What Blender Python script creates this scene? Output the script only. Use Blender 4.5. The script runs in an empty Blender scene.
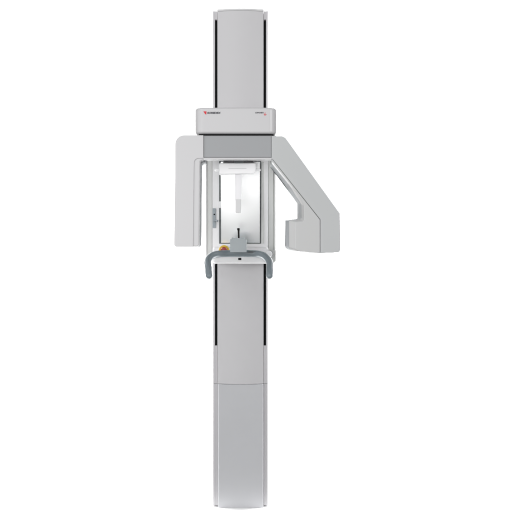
import bpy, bmesh, math
from mathutils import Vector
S = bpy.context.scene
C = S.collection
F = 770.0      # focal length in photo pixels
D = 3.5        # camera distance to the front of the column (m)
ZC = 1.141     # camera height

def W(px, py, d):
    """photo measurement at distance d -> world point (m)"""
    return Vector(((px-256)*d/F, d-D, ZC+(256-py)*d/F))

# ---------------------------------------------------------------- materials
def paint(name, col, rough=.42, bump=.02, metal=0.0, scale=900, coat=0.0, var=.03, rv=.06):
    m = bpy.data.materials.new(name); m.use_nodes = True
    nt = m.node_tree; b = nt.nodes['Principled BSDF']
    tc = nt.nodes.new('ShaderNodeTexCoord')
    n1 = nt.nodes.new('ShaderNodeTexNoise'); n1.inputs['Scale'].default_value = 3.5; n1.inputs['Detail'].default_value = 5
    n2 = nt.nodes.new('ShaderNodeTexNoise'); n2.inputs['Scale'].default_value = scale; n2.inputs['Detail'].default_value = 2
    nt.links.new(tc.outputs['Object'], n1.inputs['Vector']); nt.links.new(tc.outputs['Object'], n2.inputs['Vector'])
    mr = nt.nodes.new('ShaderNodeMapRange')
    mr.inputs['To Min'].default_value = rough-rv; mr.inputs['To Max'].default_value = rough+rv
    nt.links.new(n1.outputs['Fac'], mr.inputs['Value']); nt.links.new(mr.outputs[0], b.inputs['Roughness'])
    mx = nt.nodes.new('ShaderNodeMix'); mx.data_type = 'RGBA'
    mx.inputs['A'].default_value = (*[c*(1-var) for c in col], 1)
    mx.inputs['B'].default_value = (*[min(1, c*(1+var)) for c in col], 1)
    nt.links.new(n1.outputs['Fac'], mx.inputs['Factor']); nt.links.new(mx.outputs['Result'], b.inputs['Base Color'])
    if bump:
        bp = nt.nodes.new('ShaderNodeBump'); bp.inputs['Strength'].default_value = bump; bp.inputs['Distance'].default_value = .001
        nt.links.new(n2.outputs['Fac'], bp.inputs['Height']); nt.links.new(bp.outputs[0], b.inputs['Normal'])
    b.inputs['Metallic'].default_value = metal
    b.inputs['Coat Weight'].default_value = coat
    return m

M_cover  = paint('cover_paint', (.50,.495,.507), .48)
M_cover2 = paint('cover_paint_shaded', (.465,.470,.487), .62)  # cover colour darkened to paint the dimmer light low on the column
M_cover2.node_tree.nodes['Principled BSDF'].inputs['Specular IOR Level'].default_value = .3
M_rail   = paint('rail_paint', (.51,.503,.518), .35)
M_head   = paint('header_plastic', (.50,.497,.505), .33)
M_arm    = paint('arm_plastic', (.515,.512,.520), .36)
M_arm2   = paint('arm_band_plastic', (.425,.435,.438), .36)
M_frame  = paint('frame_plastic', (.88,.877,.885), .33)
M_post   = paint('post_paint', (.63,.638,.625), .36)
M_post2  = paint('edge_paint', (.54,.54,.545), .33)
M_sat    = paint('satin_grey', (.285, .292, .302), .45, scale=500)
M_hand   = paint('handle_grey', (.172,.203,.223), .32, bump=.01, var=.04)
M_chin   = paint('chin_grey', (.33,.36,.375), .5)
M_plate  = paint('plate_grey', (.33, .37, .40), .35)
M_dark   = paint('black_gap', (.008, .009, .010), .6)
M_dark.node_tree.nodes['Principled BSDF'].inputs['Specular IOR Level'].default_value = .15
M_gap    = paint('dark_gasket', (.10, .11, .115), .5)
M_black  = paint('black_rubber', (.006, .006, .006), .35)
M_clear  = paint('support_plastic', (.93,.927,.935), .22)
M_black.node_tree.nodes['Principled BSDF'].inputs['Specular IOR Level'].default_value = .15
M_clear.node_tree.nodes['Principled BSDF'].inputs['Transmission Weight'].default_value = .12
M_yel    = paint('yellow_plastic', (.70,.46,.02), .35)
M_red    = paint('red_plastic', (.33,.004,.008), .3)
M_ink    = paint('dark_ink', (.03,.03,.04), .5, bump=0)
M_redink = paint('red_ink', (.55,.012,.02), .5, bump=0)
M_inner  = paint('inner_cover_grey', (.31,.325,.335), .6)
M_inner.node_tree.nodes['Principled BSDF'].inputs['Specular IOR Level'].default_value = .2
M_headc  = paint('tube_head_plastic', (.455, .458, .458), .36)
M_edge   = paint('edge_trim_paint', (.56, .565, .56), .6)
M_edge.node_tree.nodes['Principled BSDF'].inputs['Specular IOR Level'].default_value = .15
M_strip  = paint('strip_plastic', (.72, .715, .73), .3)
M_slide  = paint('slider_plastic', (.56, .56, .565), .35)
M_back   = paint('white_backdrop', (.93,.93,.93), .9, bump=0, var=.003)
M_mir    = paint('mirror_glass', (.64,.645,.645), .24, bump=0, metal=1.0, var=.0, rv=.004)

# ---------------------------------------------------------------- mesh helpers
def finish(name, bm, mat, parent, ang=32, smooth=True):
    bmesh.ops.recalc_face_normals(bm, faces=bm.faces)
    me = bpy.data.meshes.new(name); bm.to_mesh(me); bm.free()
    me.materials.append(mat)
    o = bpy.data.objects.new(name, me); C.objects.link(o)
    if smooth:
        for p in me.polygons: p.use_smooth = True
        me.set_sharp_from_angle(angle=math.radians(ang))
        w = o.modifiers.new('wn', 'WEIGHTED_NORMAL'); w.keep_sharp = True
    if parent: o.parent = parent
    return o

def rpoly(pts, n=7):
    """polygon with rounded corners; pts = (x, y[, r])"""
    out = []; N = len(pts)
    for i, p in enumerate(pts):
        r = p[2] if len(p) > 2 else 0
        b = Vector(p[:2])
        if r <= 0: out.append(b); continue
        a = Vector(pts[i-1][:2])-b; c = Vector(pts[(i+1) % N][:2])-b
        la, lc = a.length, c.length; a.normalize(); c.normalize()
        th = a.angle(c); t = min(r/math.tan(th/2), la*.49, lc*.49); r = t*math.tan(th/2)
        ctr = b+(a+c).normalized()*(r/math.sin(th/2))
        s = b+a*t-ctr; e = b+c*t-ctr
        full = s.angle(e)
        for k in range(n+1):
            f = k/n
            v = (s*math.sin((1-f)*full)+e*math.sin(f*full))/math.sin(full) if full > 1e-4 else s
            out.append(ctr+v)
    return out

def solid(front, back, bev=.002, seg=3, bm=None, rim='both'):
    """closed solid between two loops of world points with equal counts"""
    own = bmesh.new()
    a = [own.verts.new(v) for v in front]; b = [own.verts.new(v) for v in back]
    n = len(a)
    own.faces.new(a); own.faces.new(b[::-1])
    for i in range(n): own.faces.new((a[i], b[i], b[(i+1) % n], a[(i+1) % n]))
    bmesh.ops.recalc_face_normals(own, faces=own.faces)
    if bev > 0:
        es = [e for e in own.edges if len(e.link_faces) == 2 and e.calc_face_angle(0) > math.radians(28)]
        bmesh.ops.bevel(own, geom=es, offset=bev, segments=seg, profile=.5, affect='EDGES', clamp_overlap=True)
    if bm is None: return own
    tmp = bpy.data.meshes.new('t'); own.to_mesh(tmp); own.free(); bm.from_mesh(tmp); bpy.data.meshes.remove(tmp)
    return bm

def slab(px_pts, d0, d1, bev=.002, seg=3, bm=None, meas=None, n=7):
    """outline measured in the photo at distance `meas` (default d0), pushed from d0 back to d1"""
    meas = meas or d0
    pts = rpoly(px_pts, n)
    f = [W(p.x, p.y, meas) for p in pts]
    A = [Vector((v.x, d0-D, v.z)) for v in f]; B = [Vector((v.x, d1-D, v.z)) for v in f]
    return solid(A, B, bev, seg, bm)

def box(x0, y0, x1, y1, d0, d1, bev=.0015, seg=2, bm=None, meas=None):
    return slab([(x0, y0), (x1, y0), (x1, y1), (x0, y1)], d0, d1, bev, seg, bm, meas)

def column_prism(profile, z0, z1, bev=.0015, seg=2, bm=None, zf=None):
    """plan profile (X, Y) pushed from z0 up to z1"""
    A = [Vector((x, y, z0)) for x, y in profile]
    B = [Vector((x, y, z1 if zf is None else zf(x, y))) for x, y in profile]
    return solid(A, B, bev, seg, bm)

def tube(path, r, bm=None, seg=24, cap=True):
    bm = bm or bmesh.new()
    rings = []; n = len(path); up = Vector((0, 1, 0))
    for i, p in enumerate(path):
        t = (path[min(i+1, n-1)]-path[max(i-1, 0)]).normalized()
        a = t.cross(up).normalized(); b = a.cross(t).normalized()
        rr = r[i] if isinstance(r, (list, tuple)) else r
        rings.append([bm.verts.new(p+(a*math.cos(2*math.pi*k/seg)+b*math.sin(2*math.pi*k/seg))*rr) for k in range(seg)])
    for i in range(n-1):
        for k in range(seg):
            bm.faces.new((rings[i][k], rings[i][(k+1) % seg], rings[i+1][(k+1) % seg], rings[i+1][k]))
    if cap: bm.faces.new(rings[0][::-1]); bm.faces.new(rings[-1])
    return bm

def lathe_y(c, prof, bm=None, seg=40):
    """turned shape about an axis towards the viewer; prof = (radius, dy)"""
    bm = bm or bmesh.new(); rings = []
    for r, dy in prof:
        rings.append([bm.verts.new(c+Vector((r*math.cos(2*math.pi*k/seg), dy, r*math.sin(2*math.pi*k/seg)))) for k in range(seg)])
    for i in range(len(rings)-1):
        for k in range(seg):
            bm.faces.new((rings[i][k], rings[i][(k+1) % seg], rings[i+1][(k+1) % seg], rings[i+1][k]))
    bm.faces.new(rings[0][::-1]); bm.faces.new(rings[-1])
    return bm

def spline(pts, per=10):
    out = []; n = len(pts)
    for i in range(n-1):
        p0 = pts[max(i-1, 0)]; p1 = pts[i]; p2 = pts[i+1]; p3 = pts[min(i+2, n-1)]
        for k in range(per):
            t = k/per
            out.append(.5*((2*p1)+(p2-p0)*t+(2*p0-5*p1+4*p2-p3)*t*t+(3*p1-p0-3*p2+p3)*t**3))
    out.append(pts[-1]); return out

# ---------------------------------------------------------------- the machine
root = bpy.data.objects.new('dental_xray_machine', None); C.objects.link(root)
root.empty_display_size = .2
root['label'] = 'tall pale grey panoramic dental X-ray machine with slim column, two hanging arms and grey handlebar'
root['category'] = 'X-ray machine'
XC = (240.4-256)*D/F     # column centre line

# column: rails, body, top cap
col_top = W(0, 11, D).z; col_bot = W(0, 505.6, D).z
xl0, xl1 = W(212.8, 0, D).x, W(214.9, 0, D).x     # outer rail strip, left
xr1, xr0 = W(266.1, 0, D).x, W(268.0, 0, D).x
xs_l, xs_r = W(217.3, 0, D).x, W(263.7, 0, D).x   # cover edges
slot_t, slot_b = W(0, 19.5, D).z, W(0, 345.6, D).z
seam = W(0, 383.6, D).z
bm = column_prism([(xl0+.004, .030), (xr0-.004, .030), (xr0-.004, .150), (xl0+.004, .150)], col_bot, col_top-.002, .003)
column = finish('column', bm, M_rail, root)
for xa, xb, s in ((xl0, xl1, 1), (xr1, xr0, -1)):
    for z0, z1 in ((col_bot, seam-.001), (seam+.0005, col_top)):
        if s > 0: prof = [(xa, .002), (xa+.0015, 0.0), (xb, 0.0), (xb, .030), (xb, .1), (xa, .1)]
        else:     prof = [(xa, 0.0), (xb-.0015, 0.0), (xb, .002), (xb, .1), (xa, .1), (xa, .03)]
        finish('side_rail', column_prism(prof, z0, z1, .0006), M_rail, column)
for xa, xb in ((xl1, xs_l), (xs_r, xr1)):
    finish('track_slot', column_prism([(xa, .022), (xb, .022), (xb, .0295), (xa, .0295)], slot_b-.002, slot_t+.002, 0), M_dark, column)
    for z0, z1 in ((slot_t, col_top-.001), (col_bot+.0005, seam-.001), (seam+.0005, slot_b)):
        xe = W(217.95, 0, D-.016).x if (xb < XC and z1 < seam) else xb-.0003
        finish('slot_filler', column_prism([(xa+.0003, .002), (xe, .002), (xe, .0283), (xa+.0003, .0283)], z0, z1, .0006), M_rail, column)
def bow(x, depth=.020):
    u = (x-XC)/((xs_r-xs_l)/2)
    return -.004-depth*(1-u*u)
def cover(z0, z1, bulge, bev=.0018, inset=.0):
    N = 22; a = xs_l+.0006+inset; b = xs_r-.0006-inset
    pr = [(a+(b-a)*i/N, bow(a+(b-a)*i/N, bulge)) for i in range(N+1)]
    return column_prism(pr+[(b, .0285), (a, .0285)], z0, z1, bev, 3)
z_top = W(0, 9.6, D).z; z_base = W(0, 507.6, D-.016).z
finish('front_cover', cover(seam+.0002, z_top-.010, .013, .0008), M_cover, column, 25)
finish('top_cap', cover(z_top-.0092, z_top, .0132, .0022), M_post2, column, 25)
a, b = W(218.0, 0, D-.016).x, W(263.5, 0, D-.016).x
prof = [(p.x, p.y) for p in rpoly([(a, .0285), (a, -.016, .007), (b, -.016, .007), (b, .0285)], 8)]
finish('base_cover', column_prism(prof, z_base, seam-.0010, .0010, 3), M_cover2, column, 35)

# header carriage box
dH = 2.84
hx0, hx1 = W(194.7, 0, dH).x, W(276.8, 0, dH).x
hz1, hz0 = W(0, 107.3, dH).z, W(0, 133.4, dH).z
def plan(x0, x1, y0, y1, r, n=10):
    pts = rpoly([(x0, y0, r), (x1, y0, r), (x1, y1), (x0, y1)], n)
    return [(p.x, p.y) for p in pts]
header = finish('carriage_box', column_prism(plan(hx0, hx1, dH-D, .028-.035, .030), hz0, hz1, .009, 5), M_head, root, 35)
finish('underside_shadow', column_prism(plan(hx0+.012, hx1-.010, dH-D+.012, -.02, .024), hz0-.0042, hz0+.001, .0008), M_dark, header)  # black sheet added as the shadow gap below the box
yF = dH-D
def text(name, body, px, py, h_px, w_px, mat, shear=0.0, bold=.0):
    cu = bpy.data.curves.new('t', 'FONT'); cu.body = body; cu.shear = shear; cu.offset = bold; cu.extrude = .01
    o = bpy.data.objects.new('t', cu); C.objects.link(o)
    bpy.context.view_layer.update()
    dg = bpy.context.evaluated_depsgraph_get()
    me = bpy.data.meshes.new_from_object(o.evaluated_get(dg)); bpy.data.objects.remove(o)
    xs = [v.co.x for v in me.vertices]; ys = [v.co.y for v in me.vertices]
    a, b = min(xs), max(xs); c, d = min(ys), max(ys)
    p0 = W(px, py, dH)
    for v in me.vertices:
        u = (v.co.x-a)/(b-a); w = (v.co.y-c)/(d-c); e = v.co.z
        v.co = Vector((p0.x+u*w_px*dH/F, yF-.0004-(.0003 if e > 0 else 0), p0.z+w*h_px*dH/F))
    me.materials.clear(); me.materials.append(mat); me.name = name
    t = bpy.data.objects.new(name, me); C.objects.link(t); t.parent = header
    return t
text('lettering', 'SOREDEX', 207.1, 113.9, 2.0, 13.8, M_ink, .22, .045)
text('model_lettering', 'CRANEX', 255.1, 113.4, 1.4, 8.9, M_ink, .2, .035)
def flat(name, polys, mat):
    bm = bmesh.new()
    for pts in polys:
        A = [W(x, y, dH) for x, y in pts]
        solid([Vector((v.x, yF-.0008, v.z)) for v in A], [Vector((v.x, yF-.0002, v.z)) for v in A], 0, bm=bm)
    return finish(name, bm, mat, header, smooth=False)
flat('logo', [[(203.3, 111.4), (206.5, 111.4), (206.2, 114.7), (205.1, 114.0), (204.2, 112.6)]], M_redink)
flat('logo', [[(263.6, 114.2), (264.8, 114.6), (266.6, 114.3), (266.0, 115.2), (264.6, 115.5)], [(264.8,112.7),(265.4,112.6),(265.1,114.2),(264.6,114.4)]], M_redink)

# rotating crossbar
dA = 2.85; dB = 3.25
cross = finish('crossbar', box(203.2, 135.3, 271.9, 157.6, dA+.014, dA+.085, .002), M_arm, root)
finish('crossbar_panel', box(203.7, 135.6, 271.5, 157.2, dA+.006, dA+.0138, .0015), M_sat, cross)
finish('crossbar_lip', slab([(203.2, 157.5), (271.9, 157.5), (271.9, 159.4), (203.2, 159.4)], dA+.003, dA+.040, .0015, 3), M_arm, cross)
finish('rotation_hub_shade', column_prism(plan(W(222,0,3).x, W(254,0,3).x, -.46, -.12, .05), W(0,161.2,3.04).z, hz0-.005, .002), M_dark, cross)  # hub, black and lowered as painted shade in the gap below the crossbar

# left sensor arm: front shell, and a slightly wider shell just behind it
def arm_pts(o, d): return [Vector((v.x, d-D, v.z)) for v in [W(p.x, p.y, dA) for p in rpoly(o)]]
aL = [(174.1, 246.8, 2.5), (175.3, 135.1, 8.5), (203.5, 135.1), (203.5, 158.3), (194.2, 158.3, 7.5), (193.3, 246.8, .6)]
aM = [(174.5, 246.6, 2.5), (175.7, 135.5, 8.5), (203.4, 135.5), (203.4, 160.2), (199.9, 160.2, 5.5), (199.0, 246.6, 2.6)]
aN = [(174.5, 246.6, 2.5), (175.7, 135.5, 8.5), (205.0, 135.5), (205.0, 161.2), (200.4, 161.0, 5.5), (199.4, 246.6, 2.6)]
sensor = finish('sensor_arm', solid(arm_pts(aL, dA), arm_pts(aL, dA+.024), .0022, 3), M_arm, root, 45)
finish('rear_shell', solid(arm_pts(aM, dA+.0035), arm_pts(aM, dA+.040), .0040, 4), M_arm, sensor, 45)
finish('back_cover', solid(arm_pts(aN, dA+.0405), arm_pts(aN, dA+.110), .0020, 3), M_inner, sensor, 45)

# right tube arm: outer band and tube head, lofted in three steps
dM = dA+.016; dZ = 3.08
band = [(271.6, 135.6), (284.5, 136.2, 7), (340.1, 213.5, 4), (340.6, 252.3, 3), (320.3, 253.4), (320.3, 219.5, 1.5), (272.6, 159.3), (271.6, 158.8)]
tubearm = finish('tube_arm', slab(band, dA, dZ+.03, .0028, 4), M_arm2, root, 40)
# (x, y, distance it was measured at, corner radius)
def loop(pts, d):
    flat_ = rpoly([(W(x, y, m).x, W(x, y, m).z, r*dA/F) for x, y, m, r in pts])
    return [Vector((p.x, d-D, p.y)) for p in flat_]
s0 = loop([(272.5, 159.5, dA, 0), (320.0, 219.7, dA, 1.5), (320.0, 253.3, dA, 0), (298.5, 251.2, dA, 2), (295.4, 249.4, dA, 2), (295.4, 222.0, dA, 1.2), (304.2, 221.2, dA, 2), (304.2, 206.0, dA, 2), (298.5, 194.2, dA, 3), (271.7, 161.2, dA, 0)], dA)
s1 = loop([(272.5, 159.5, dA, 0), (320.0, 219.7, dA, 1.5), (320.0, 253.3, dA, 0), (294.0, 250.6, dA, 4), (288.8, 248.6, dM, 3), (288.8, 220.2, dM, 1.2), (301.2, 218.9, dM, 1.5), (301.2, 204.6, dM, 2), (289.5, 186.0, dM, 3), (271.7, 163.5, dM, 0)], dM)
s2 = loop([(272.0, 160.2, dA, 0), (320.0, 219.7, dA, 1.5), (320.0, 253.3, dA, 0), (291.5, 250.0, dA, 5), (284.6, 247.5, dZ, 6), (285.0, 220.3, dZ, .8), (297.0, 218.7, dZ, 1), (297.0, 203.8, dZ, 2), (283.5, 183.5, dZ, 4), (271.7, 167.0, dZ, 0)], dZ)
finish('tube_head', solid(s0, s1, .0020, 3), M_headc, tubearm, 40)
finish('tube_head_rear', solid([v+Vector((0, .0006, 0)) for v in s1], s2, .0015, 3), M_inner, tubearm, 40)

# mirror carriage
dC = 3.36
cz1 = hz0-.006; cz0 = W(0, 262, dC).z
frame = finish('mirror_frame', slab([(212.3, 138), (268.2, 138), (268.2, 257.5, 3), (212.3, 257.5, 3)], dC, dC+.12, .0015, 3), M_frame, root, 40)
def post(xs, side, mat, z0, name):
    pts = [(W(x, 0, dd).x, dd-D) for x, dd in xs]
    return finish(name, column_prism(pts, z0, W(0, 138, dC).z, .0015, 3), mat, frame, 30)
zl = W(0, 258.5, dC).z; zr = W(0, 261.5, dC).z
post([(204.2, dC+.05), (204.8, dC+.006), (206.2, dC-.002), (206.9, dC+.002), (206.9, dC+.12), (204.4, dC+.12)], -1, M_frame, zl, 'side_edge')
post([(207.0, dC+.006), (212.1, dC+.005), (212.1, dC+.10), (207.0, dC+.10)], -1, M_post, zl, 'side_panel')
post([(268.5, dC+.005), (273.8, dC+.006), (273.8, dC+.10), (268.5, dC+.10)], 1, M_post, zr, 'side_panel')
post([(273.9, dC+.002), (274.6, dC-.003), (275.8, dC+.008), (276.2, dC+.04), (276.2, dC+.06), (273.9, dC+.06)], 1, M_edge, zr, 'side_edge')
finish('back_plate', box(204.7, 139, 275.7, 257.2, dC+.011, dC+.095, .001, meas=dC), M_post, frame)
# inner strip right of the mirror
finish('trim_strip', box(261.4, 162, 263.9, 243.5, dC-.006, dC+.002, .001), M_post, frame)
finish('mirror_gasket', box(219.1, 161.0, 261.0, 243.7, dC-.003, dC+.004, .0008), M_gap, frame)
# mirror: leans forward a little at the top
mx0, mx1 = W(221.1, 0, dC).x, W(259.9, 0, dC).x; mz0, mz1 = W(0, 242.9, dC).z, W(0, 163.0, dC).z
LEAN = .042
A = [Vector((mx0, dC-D-.0045-LEAN, mz1)), Vector((mx1, dC-D-.0045-LEAN, mz1)), Vector((mx1, dC-D-.0045, mz0)), Vector((mx0, dC-D-.0045, mz0))]
B = [Vector((v.x, dC-D-.0031, v.z)) for v in A]
finish('mirror', solid(A, B, .0004, 1), M_mir, frame, smooth=False)
finish('frame_clip', box(218.4, 201.3, 221.2, 208.0, dC-.008, dC-.0005, .001), M_frame, frame)
finish('mirror_reflection', slab([(255.6, 200.5, .4), (256.6, 200.5, .4), (256.6, 205.2, .4), (255.6, 205.2, .4)], dC-.008, dC-.003, .0003, 1), M_clear, frame)  # pale raised mark modelled for a faint reflection in the mirror
# lower carriage apron
apron = [(212.8, 247), (268.4, 247), (268.4, 263.6, 3.0), (212.8, 263.6, 3.0)]
ap = finish('lower_apron', slab(apron, dC-.028, dC+.13, .011, 5, meas=dC), M_frame, frame, 40)
finish('sensor_hole', slab([(238.2, 257.9, .5), (241.3, 257.9, .5), (241.3, 260.1, .5), (238.2, 260.1, .5)], dC-.0305, dC-.026, .0003, 1, meas=dC-.03), M_black, ap)
finish('pivot_cap', lathe_y(W(268.7, 254.2, 3.3), [(.0160, .05), (.0160, .0), (.0145, -.004), (.011, -.006), (.001, -.006)]), M_frame, frame, 35)
finish('pivot_ring', lathe_y(W(269.2, 254.3, 3.3), [(.0172, .05), (.0172, .004), (.0165, .002)]), M_gap, frame, 35)
finish('corner_cap', slab([(268.0, 250), (275.9, 250), (275.9, 262, 4.5), (268.0, 266, 3)], dC-.004, dC+.10, .004, 4), M_post, frame, 40)

# adjustment plate with lever
lev = finish('adjustment_plate', slab([(212.6, 208.2, .6), (215.9, 208.2, .6), (215.9, 227.9, .6), (212.6, 227.9, .6)], dC-.005, dC+.001, .001, 2), M_plate, root)
finish('lock_hole', lathe_y(W(214.3, 214.4, dC-.006), [(.0032, .003), (.0032, -.0005)], seg=20), M_black, lev, 30)
bm = lathe_y(W(214.6, 220.4, dC-.006), [(.006, .004), (.006, -.010), (.005, -.012)], seg=24)
tube([W(214.6, 220.4, dC-.012), W(216.6, 220.6, dC-.02), W(217.6, 221.0, dC-.024)], [.0035, .003, .0038], bm, 14)
finish('lever', bm, M_plate, lev, 40)

# head support bar with hanging strip
dS = 2.925
hs = finish('head_support', slab([(219.0, 163.0, 1.2), (255.8, 163.0, 1.2), (255.8, 173.6, 2.4), (219.0, 174.6, 1.4)], dS, dS+.030, .004, 4), M_clear, root, 40)
finish('support_stem', box(234, 157.0, 243, 164, dS+.002, dS+.0095, .001, meas=dS), M_gap, hs)
finish('support_groove', box(228.5, 168.2, 246.5, 168.8, dS-.0006, dS+.003, 0, meas=dS), M_post2, hs)
finish('temple_arm', slab([(214.6, 168.6, 1), (219.4, 168.6, 1), (219.4, 170.9, 1), (214.6, 170.9, 1)], dS+.010, dS+.024, .0015, 2), M_clear, hs)
finish('temple_arm', slab([(255.5, 168.6, 1), (260.6, 168.6, 1), (260.6, 170.9, 1), (255.5, 170.9, 1)], dS+.010, dS+.024, .0015, 2), M_clear, hs)
finish('hanging_strip', slab([(234.8, 174), (241.8, 174), (241.6, 199.8, .4), (235.0, 199.8, .4)], dS+.008, dS+.018, .002, 3), M_strip, hs)
finish('strip_slider', slab([(235.5, 199.0), (241.2, 199.0), (241.0, 212.8, .6), (235.7, 212.8, .6)], dS+.0075, dS+.020, .002, 3), M_slide, hs)

# handlebar
dN = 3.12
ptsL = [(209.1, 275.8, 3.05), (208.3, 268, 3.07), (207.9, 260.8, 3.10), (211.4, 256.2, 3.13), (218.5, 254.0, 3.16), (228, 253.5, 3.17), (238.5, 253.5, 3.17),
        (249, 253.5, 3.17), (258.0, 254.0, 3.16), (265.2, 256.6, 3.13), (269.4, 262.0, 3.10), (269.8, 269, 3.07), (269.5, 275.8, 3.05)]
path = spline([W(*p) for p in ptsL], 10)
r0 = .0140; path = list(path)
t0 = (path[0]-path[1]).normalized(); t1 = (path[-1]-path[-2]).normalized()
caps = [(.010, .35), (.0075, .68), (.004, .9), (0.0, 1.0)]
pre = [path[0]+t0*(.0135*math.sin(a)) for a in (1.5, 1.15, .75, .35)]
post_ = [path[-1]+t1*(.0135*math.sin(a)) for a in (.35, .75, 1.15, 1.5)]
rad = [r0*max(math.cos(a), .05) for a in (1.5, 1.15, .75, .35)]
bar = finish('handlebar', tube(pre+path+post_, rad+[r0]*len(path)+rad[::-1], seg=32), M_hand, root, 60)
finish('control_pad', slab([(248.2, 251.2, .6), (256.2, 251.2, .6), (256.2, 253.2, .6), (248.2, 253.2, .6)], 3.1535, 3.162, .0008, 2), M_gap, bar)
for x, y in ((215.5, 254.6), (262.5, 255.4)):
    finish('handlebar_bracket', tube([W(x, y, 3.17), W(x, y, 3.40)], .011), M_hand, bar, 40)

# chin rest and bite rod
dR = 3.10
chin = finish('chin_rest', slab([(230.0, 239.2), (231.6, 239.0, .3), (231.9, 237.2, .5), (234.5, 238.1, 2), (242.0, 238.1, 2), (244.6, 237.2, .5), (244.9, 239.0, .3), (246.6, 239.2), (246.5, 252.2, .5), (230.1, 252.2, .5)], dR, dR+.060, .0012, 2), M_chin, root)
bm = tube([W(238.7, 238.5, dR+.02), W(238.7, 236.0, dR+.02), W(238.6, 231.0, dR+.02), W(238.5, 229.6, dR+.02), W(238.4, 228.6, dR+.02), W(238.4, 228.2, dR+.02)],
          [.0036, .0036, .0038, .0052, .0060, .0050], seg=20)
finish('bite_rod', bm, M_black, chin, 40)

# emergency stop
es = finish('emergency_stop', lathe_y(W(224.0, 250.4, 3.27), [(.0225, .02), (.0225, .0), (.0205, -.003), (.015, -.004), (.001, -.004)]), M_yel, root, 35)
finish('stop_button', lathe_y(W(224.0, 250.2, 3.265), [(.0105, .001), (.0105, -.010), (.0130, -.012), (.0130, -.018), (.0105, -.021), (.001, -.0215)]), M_red, es, 35)
finish('stop_mount', slab([(218.6, 246.6, 1), (229.4, 246.6, 1), (229.4, 256, 1), (218.6, 256, 1)], 3.291, 3.36, .002, 2), M_frame, es)

# ---------------------------------------------------------------- studio backdrop
bm = bmesh.new()
R = 1.2; yb = 4.2; prof = [(-0.085, 0.0)]
for i in range(17):
    a = math.pi/2*i/16
    prof.append((yb-R+R*math.sin(a), R-R*math.cos(a)))
prof.append((yb, 6.5))
z_f = z_base-.0005
rows = [[bm.verts.new((x, y, z+z_f)) for y, z in prof] for x in (-6, 6)]
for i in range(len(prof)-1): bm.faces.new((rows[0][i], rows[1][i], rows[1][i+1], rows[0][i+1]))
bd = finish('backdrop', bm, M_back, None); bd['kind'] = 'structure'
root.location = (0, 0, 0)

# ---------------------------------------------------------------- lights
def area(name, loc, target, sx, sy, power, spread=180, col=(1, 1, 1)):
    l = bpy.data.lights.new(name, 'AREA'); l.shape = 'RECTANGLE'; l.size = sx; l.size_y = sy; l.energy = power; l.color = col
    o = bpy.data.objects.new(name, l); C.objects.link(o); o.location = loc
    l.spread = math.radians(spread)
    o.rotation_euler = (Vector(target)-Vector(loc)).to_track_quat('-Z', 'Y').to_euler(); return o
area('key_softbox', (-1.3, -3.5, 3.5), (-.05, 0, 1.5), 1.8, 1.5, 31)
area('front_softbox', (-1.85, -5.4, 1.25), (-.05, 0, 1.2), 4.0, 1.7, 92)
area('fill_softbox', (2.4, -3.8, 2.2), (-.05, 0, 1.5), 1.4, 1.4, 46)
area('side_softbox', (-3.0, -2.2, 1.4), (0, -.4, 1.35), 1.2, 1.8, 19)
area('backdrop_lamp', (-2.7, 1.3, 3.0), (-.7, 3.2, .4), 1.8, 1.2, 430, 116)
area('backdrop_lamp', (2.7, 1.3, 3.0), (.7, 3.2, .4), 1.8, 1.2, 430, 116)
w = bpy.data.worlds.new('World'); S.world = w; w.use_nodes = True
w.node_tree.nodes['Background'].inputs[0].default_value = (1, 1, 1, 1)
w.node_tree.nodes['Background'].inputs[1].default_value = .32

# ---------------------------------------------------------------- camera
cam = bpy.data.cameras.new('camera'); co = bpy.data.objects.new('camera', cam); C.objects.link(co)
cam.sensor_width = 36; cam.lens = 36*F/512; cam.clip_end = 100; cam.clip_start = .05
co.location = (0, -D, ZC); co.rotation_euler = (math.radians(90), 0, 0)
S.camera = co
S.view_settings.view_transform = 'Standard'; S.view_settings.look = 'None'
S.view_settings.exposure = .12; S.view_settings.gamma = 1
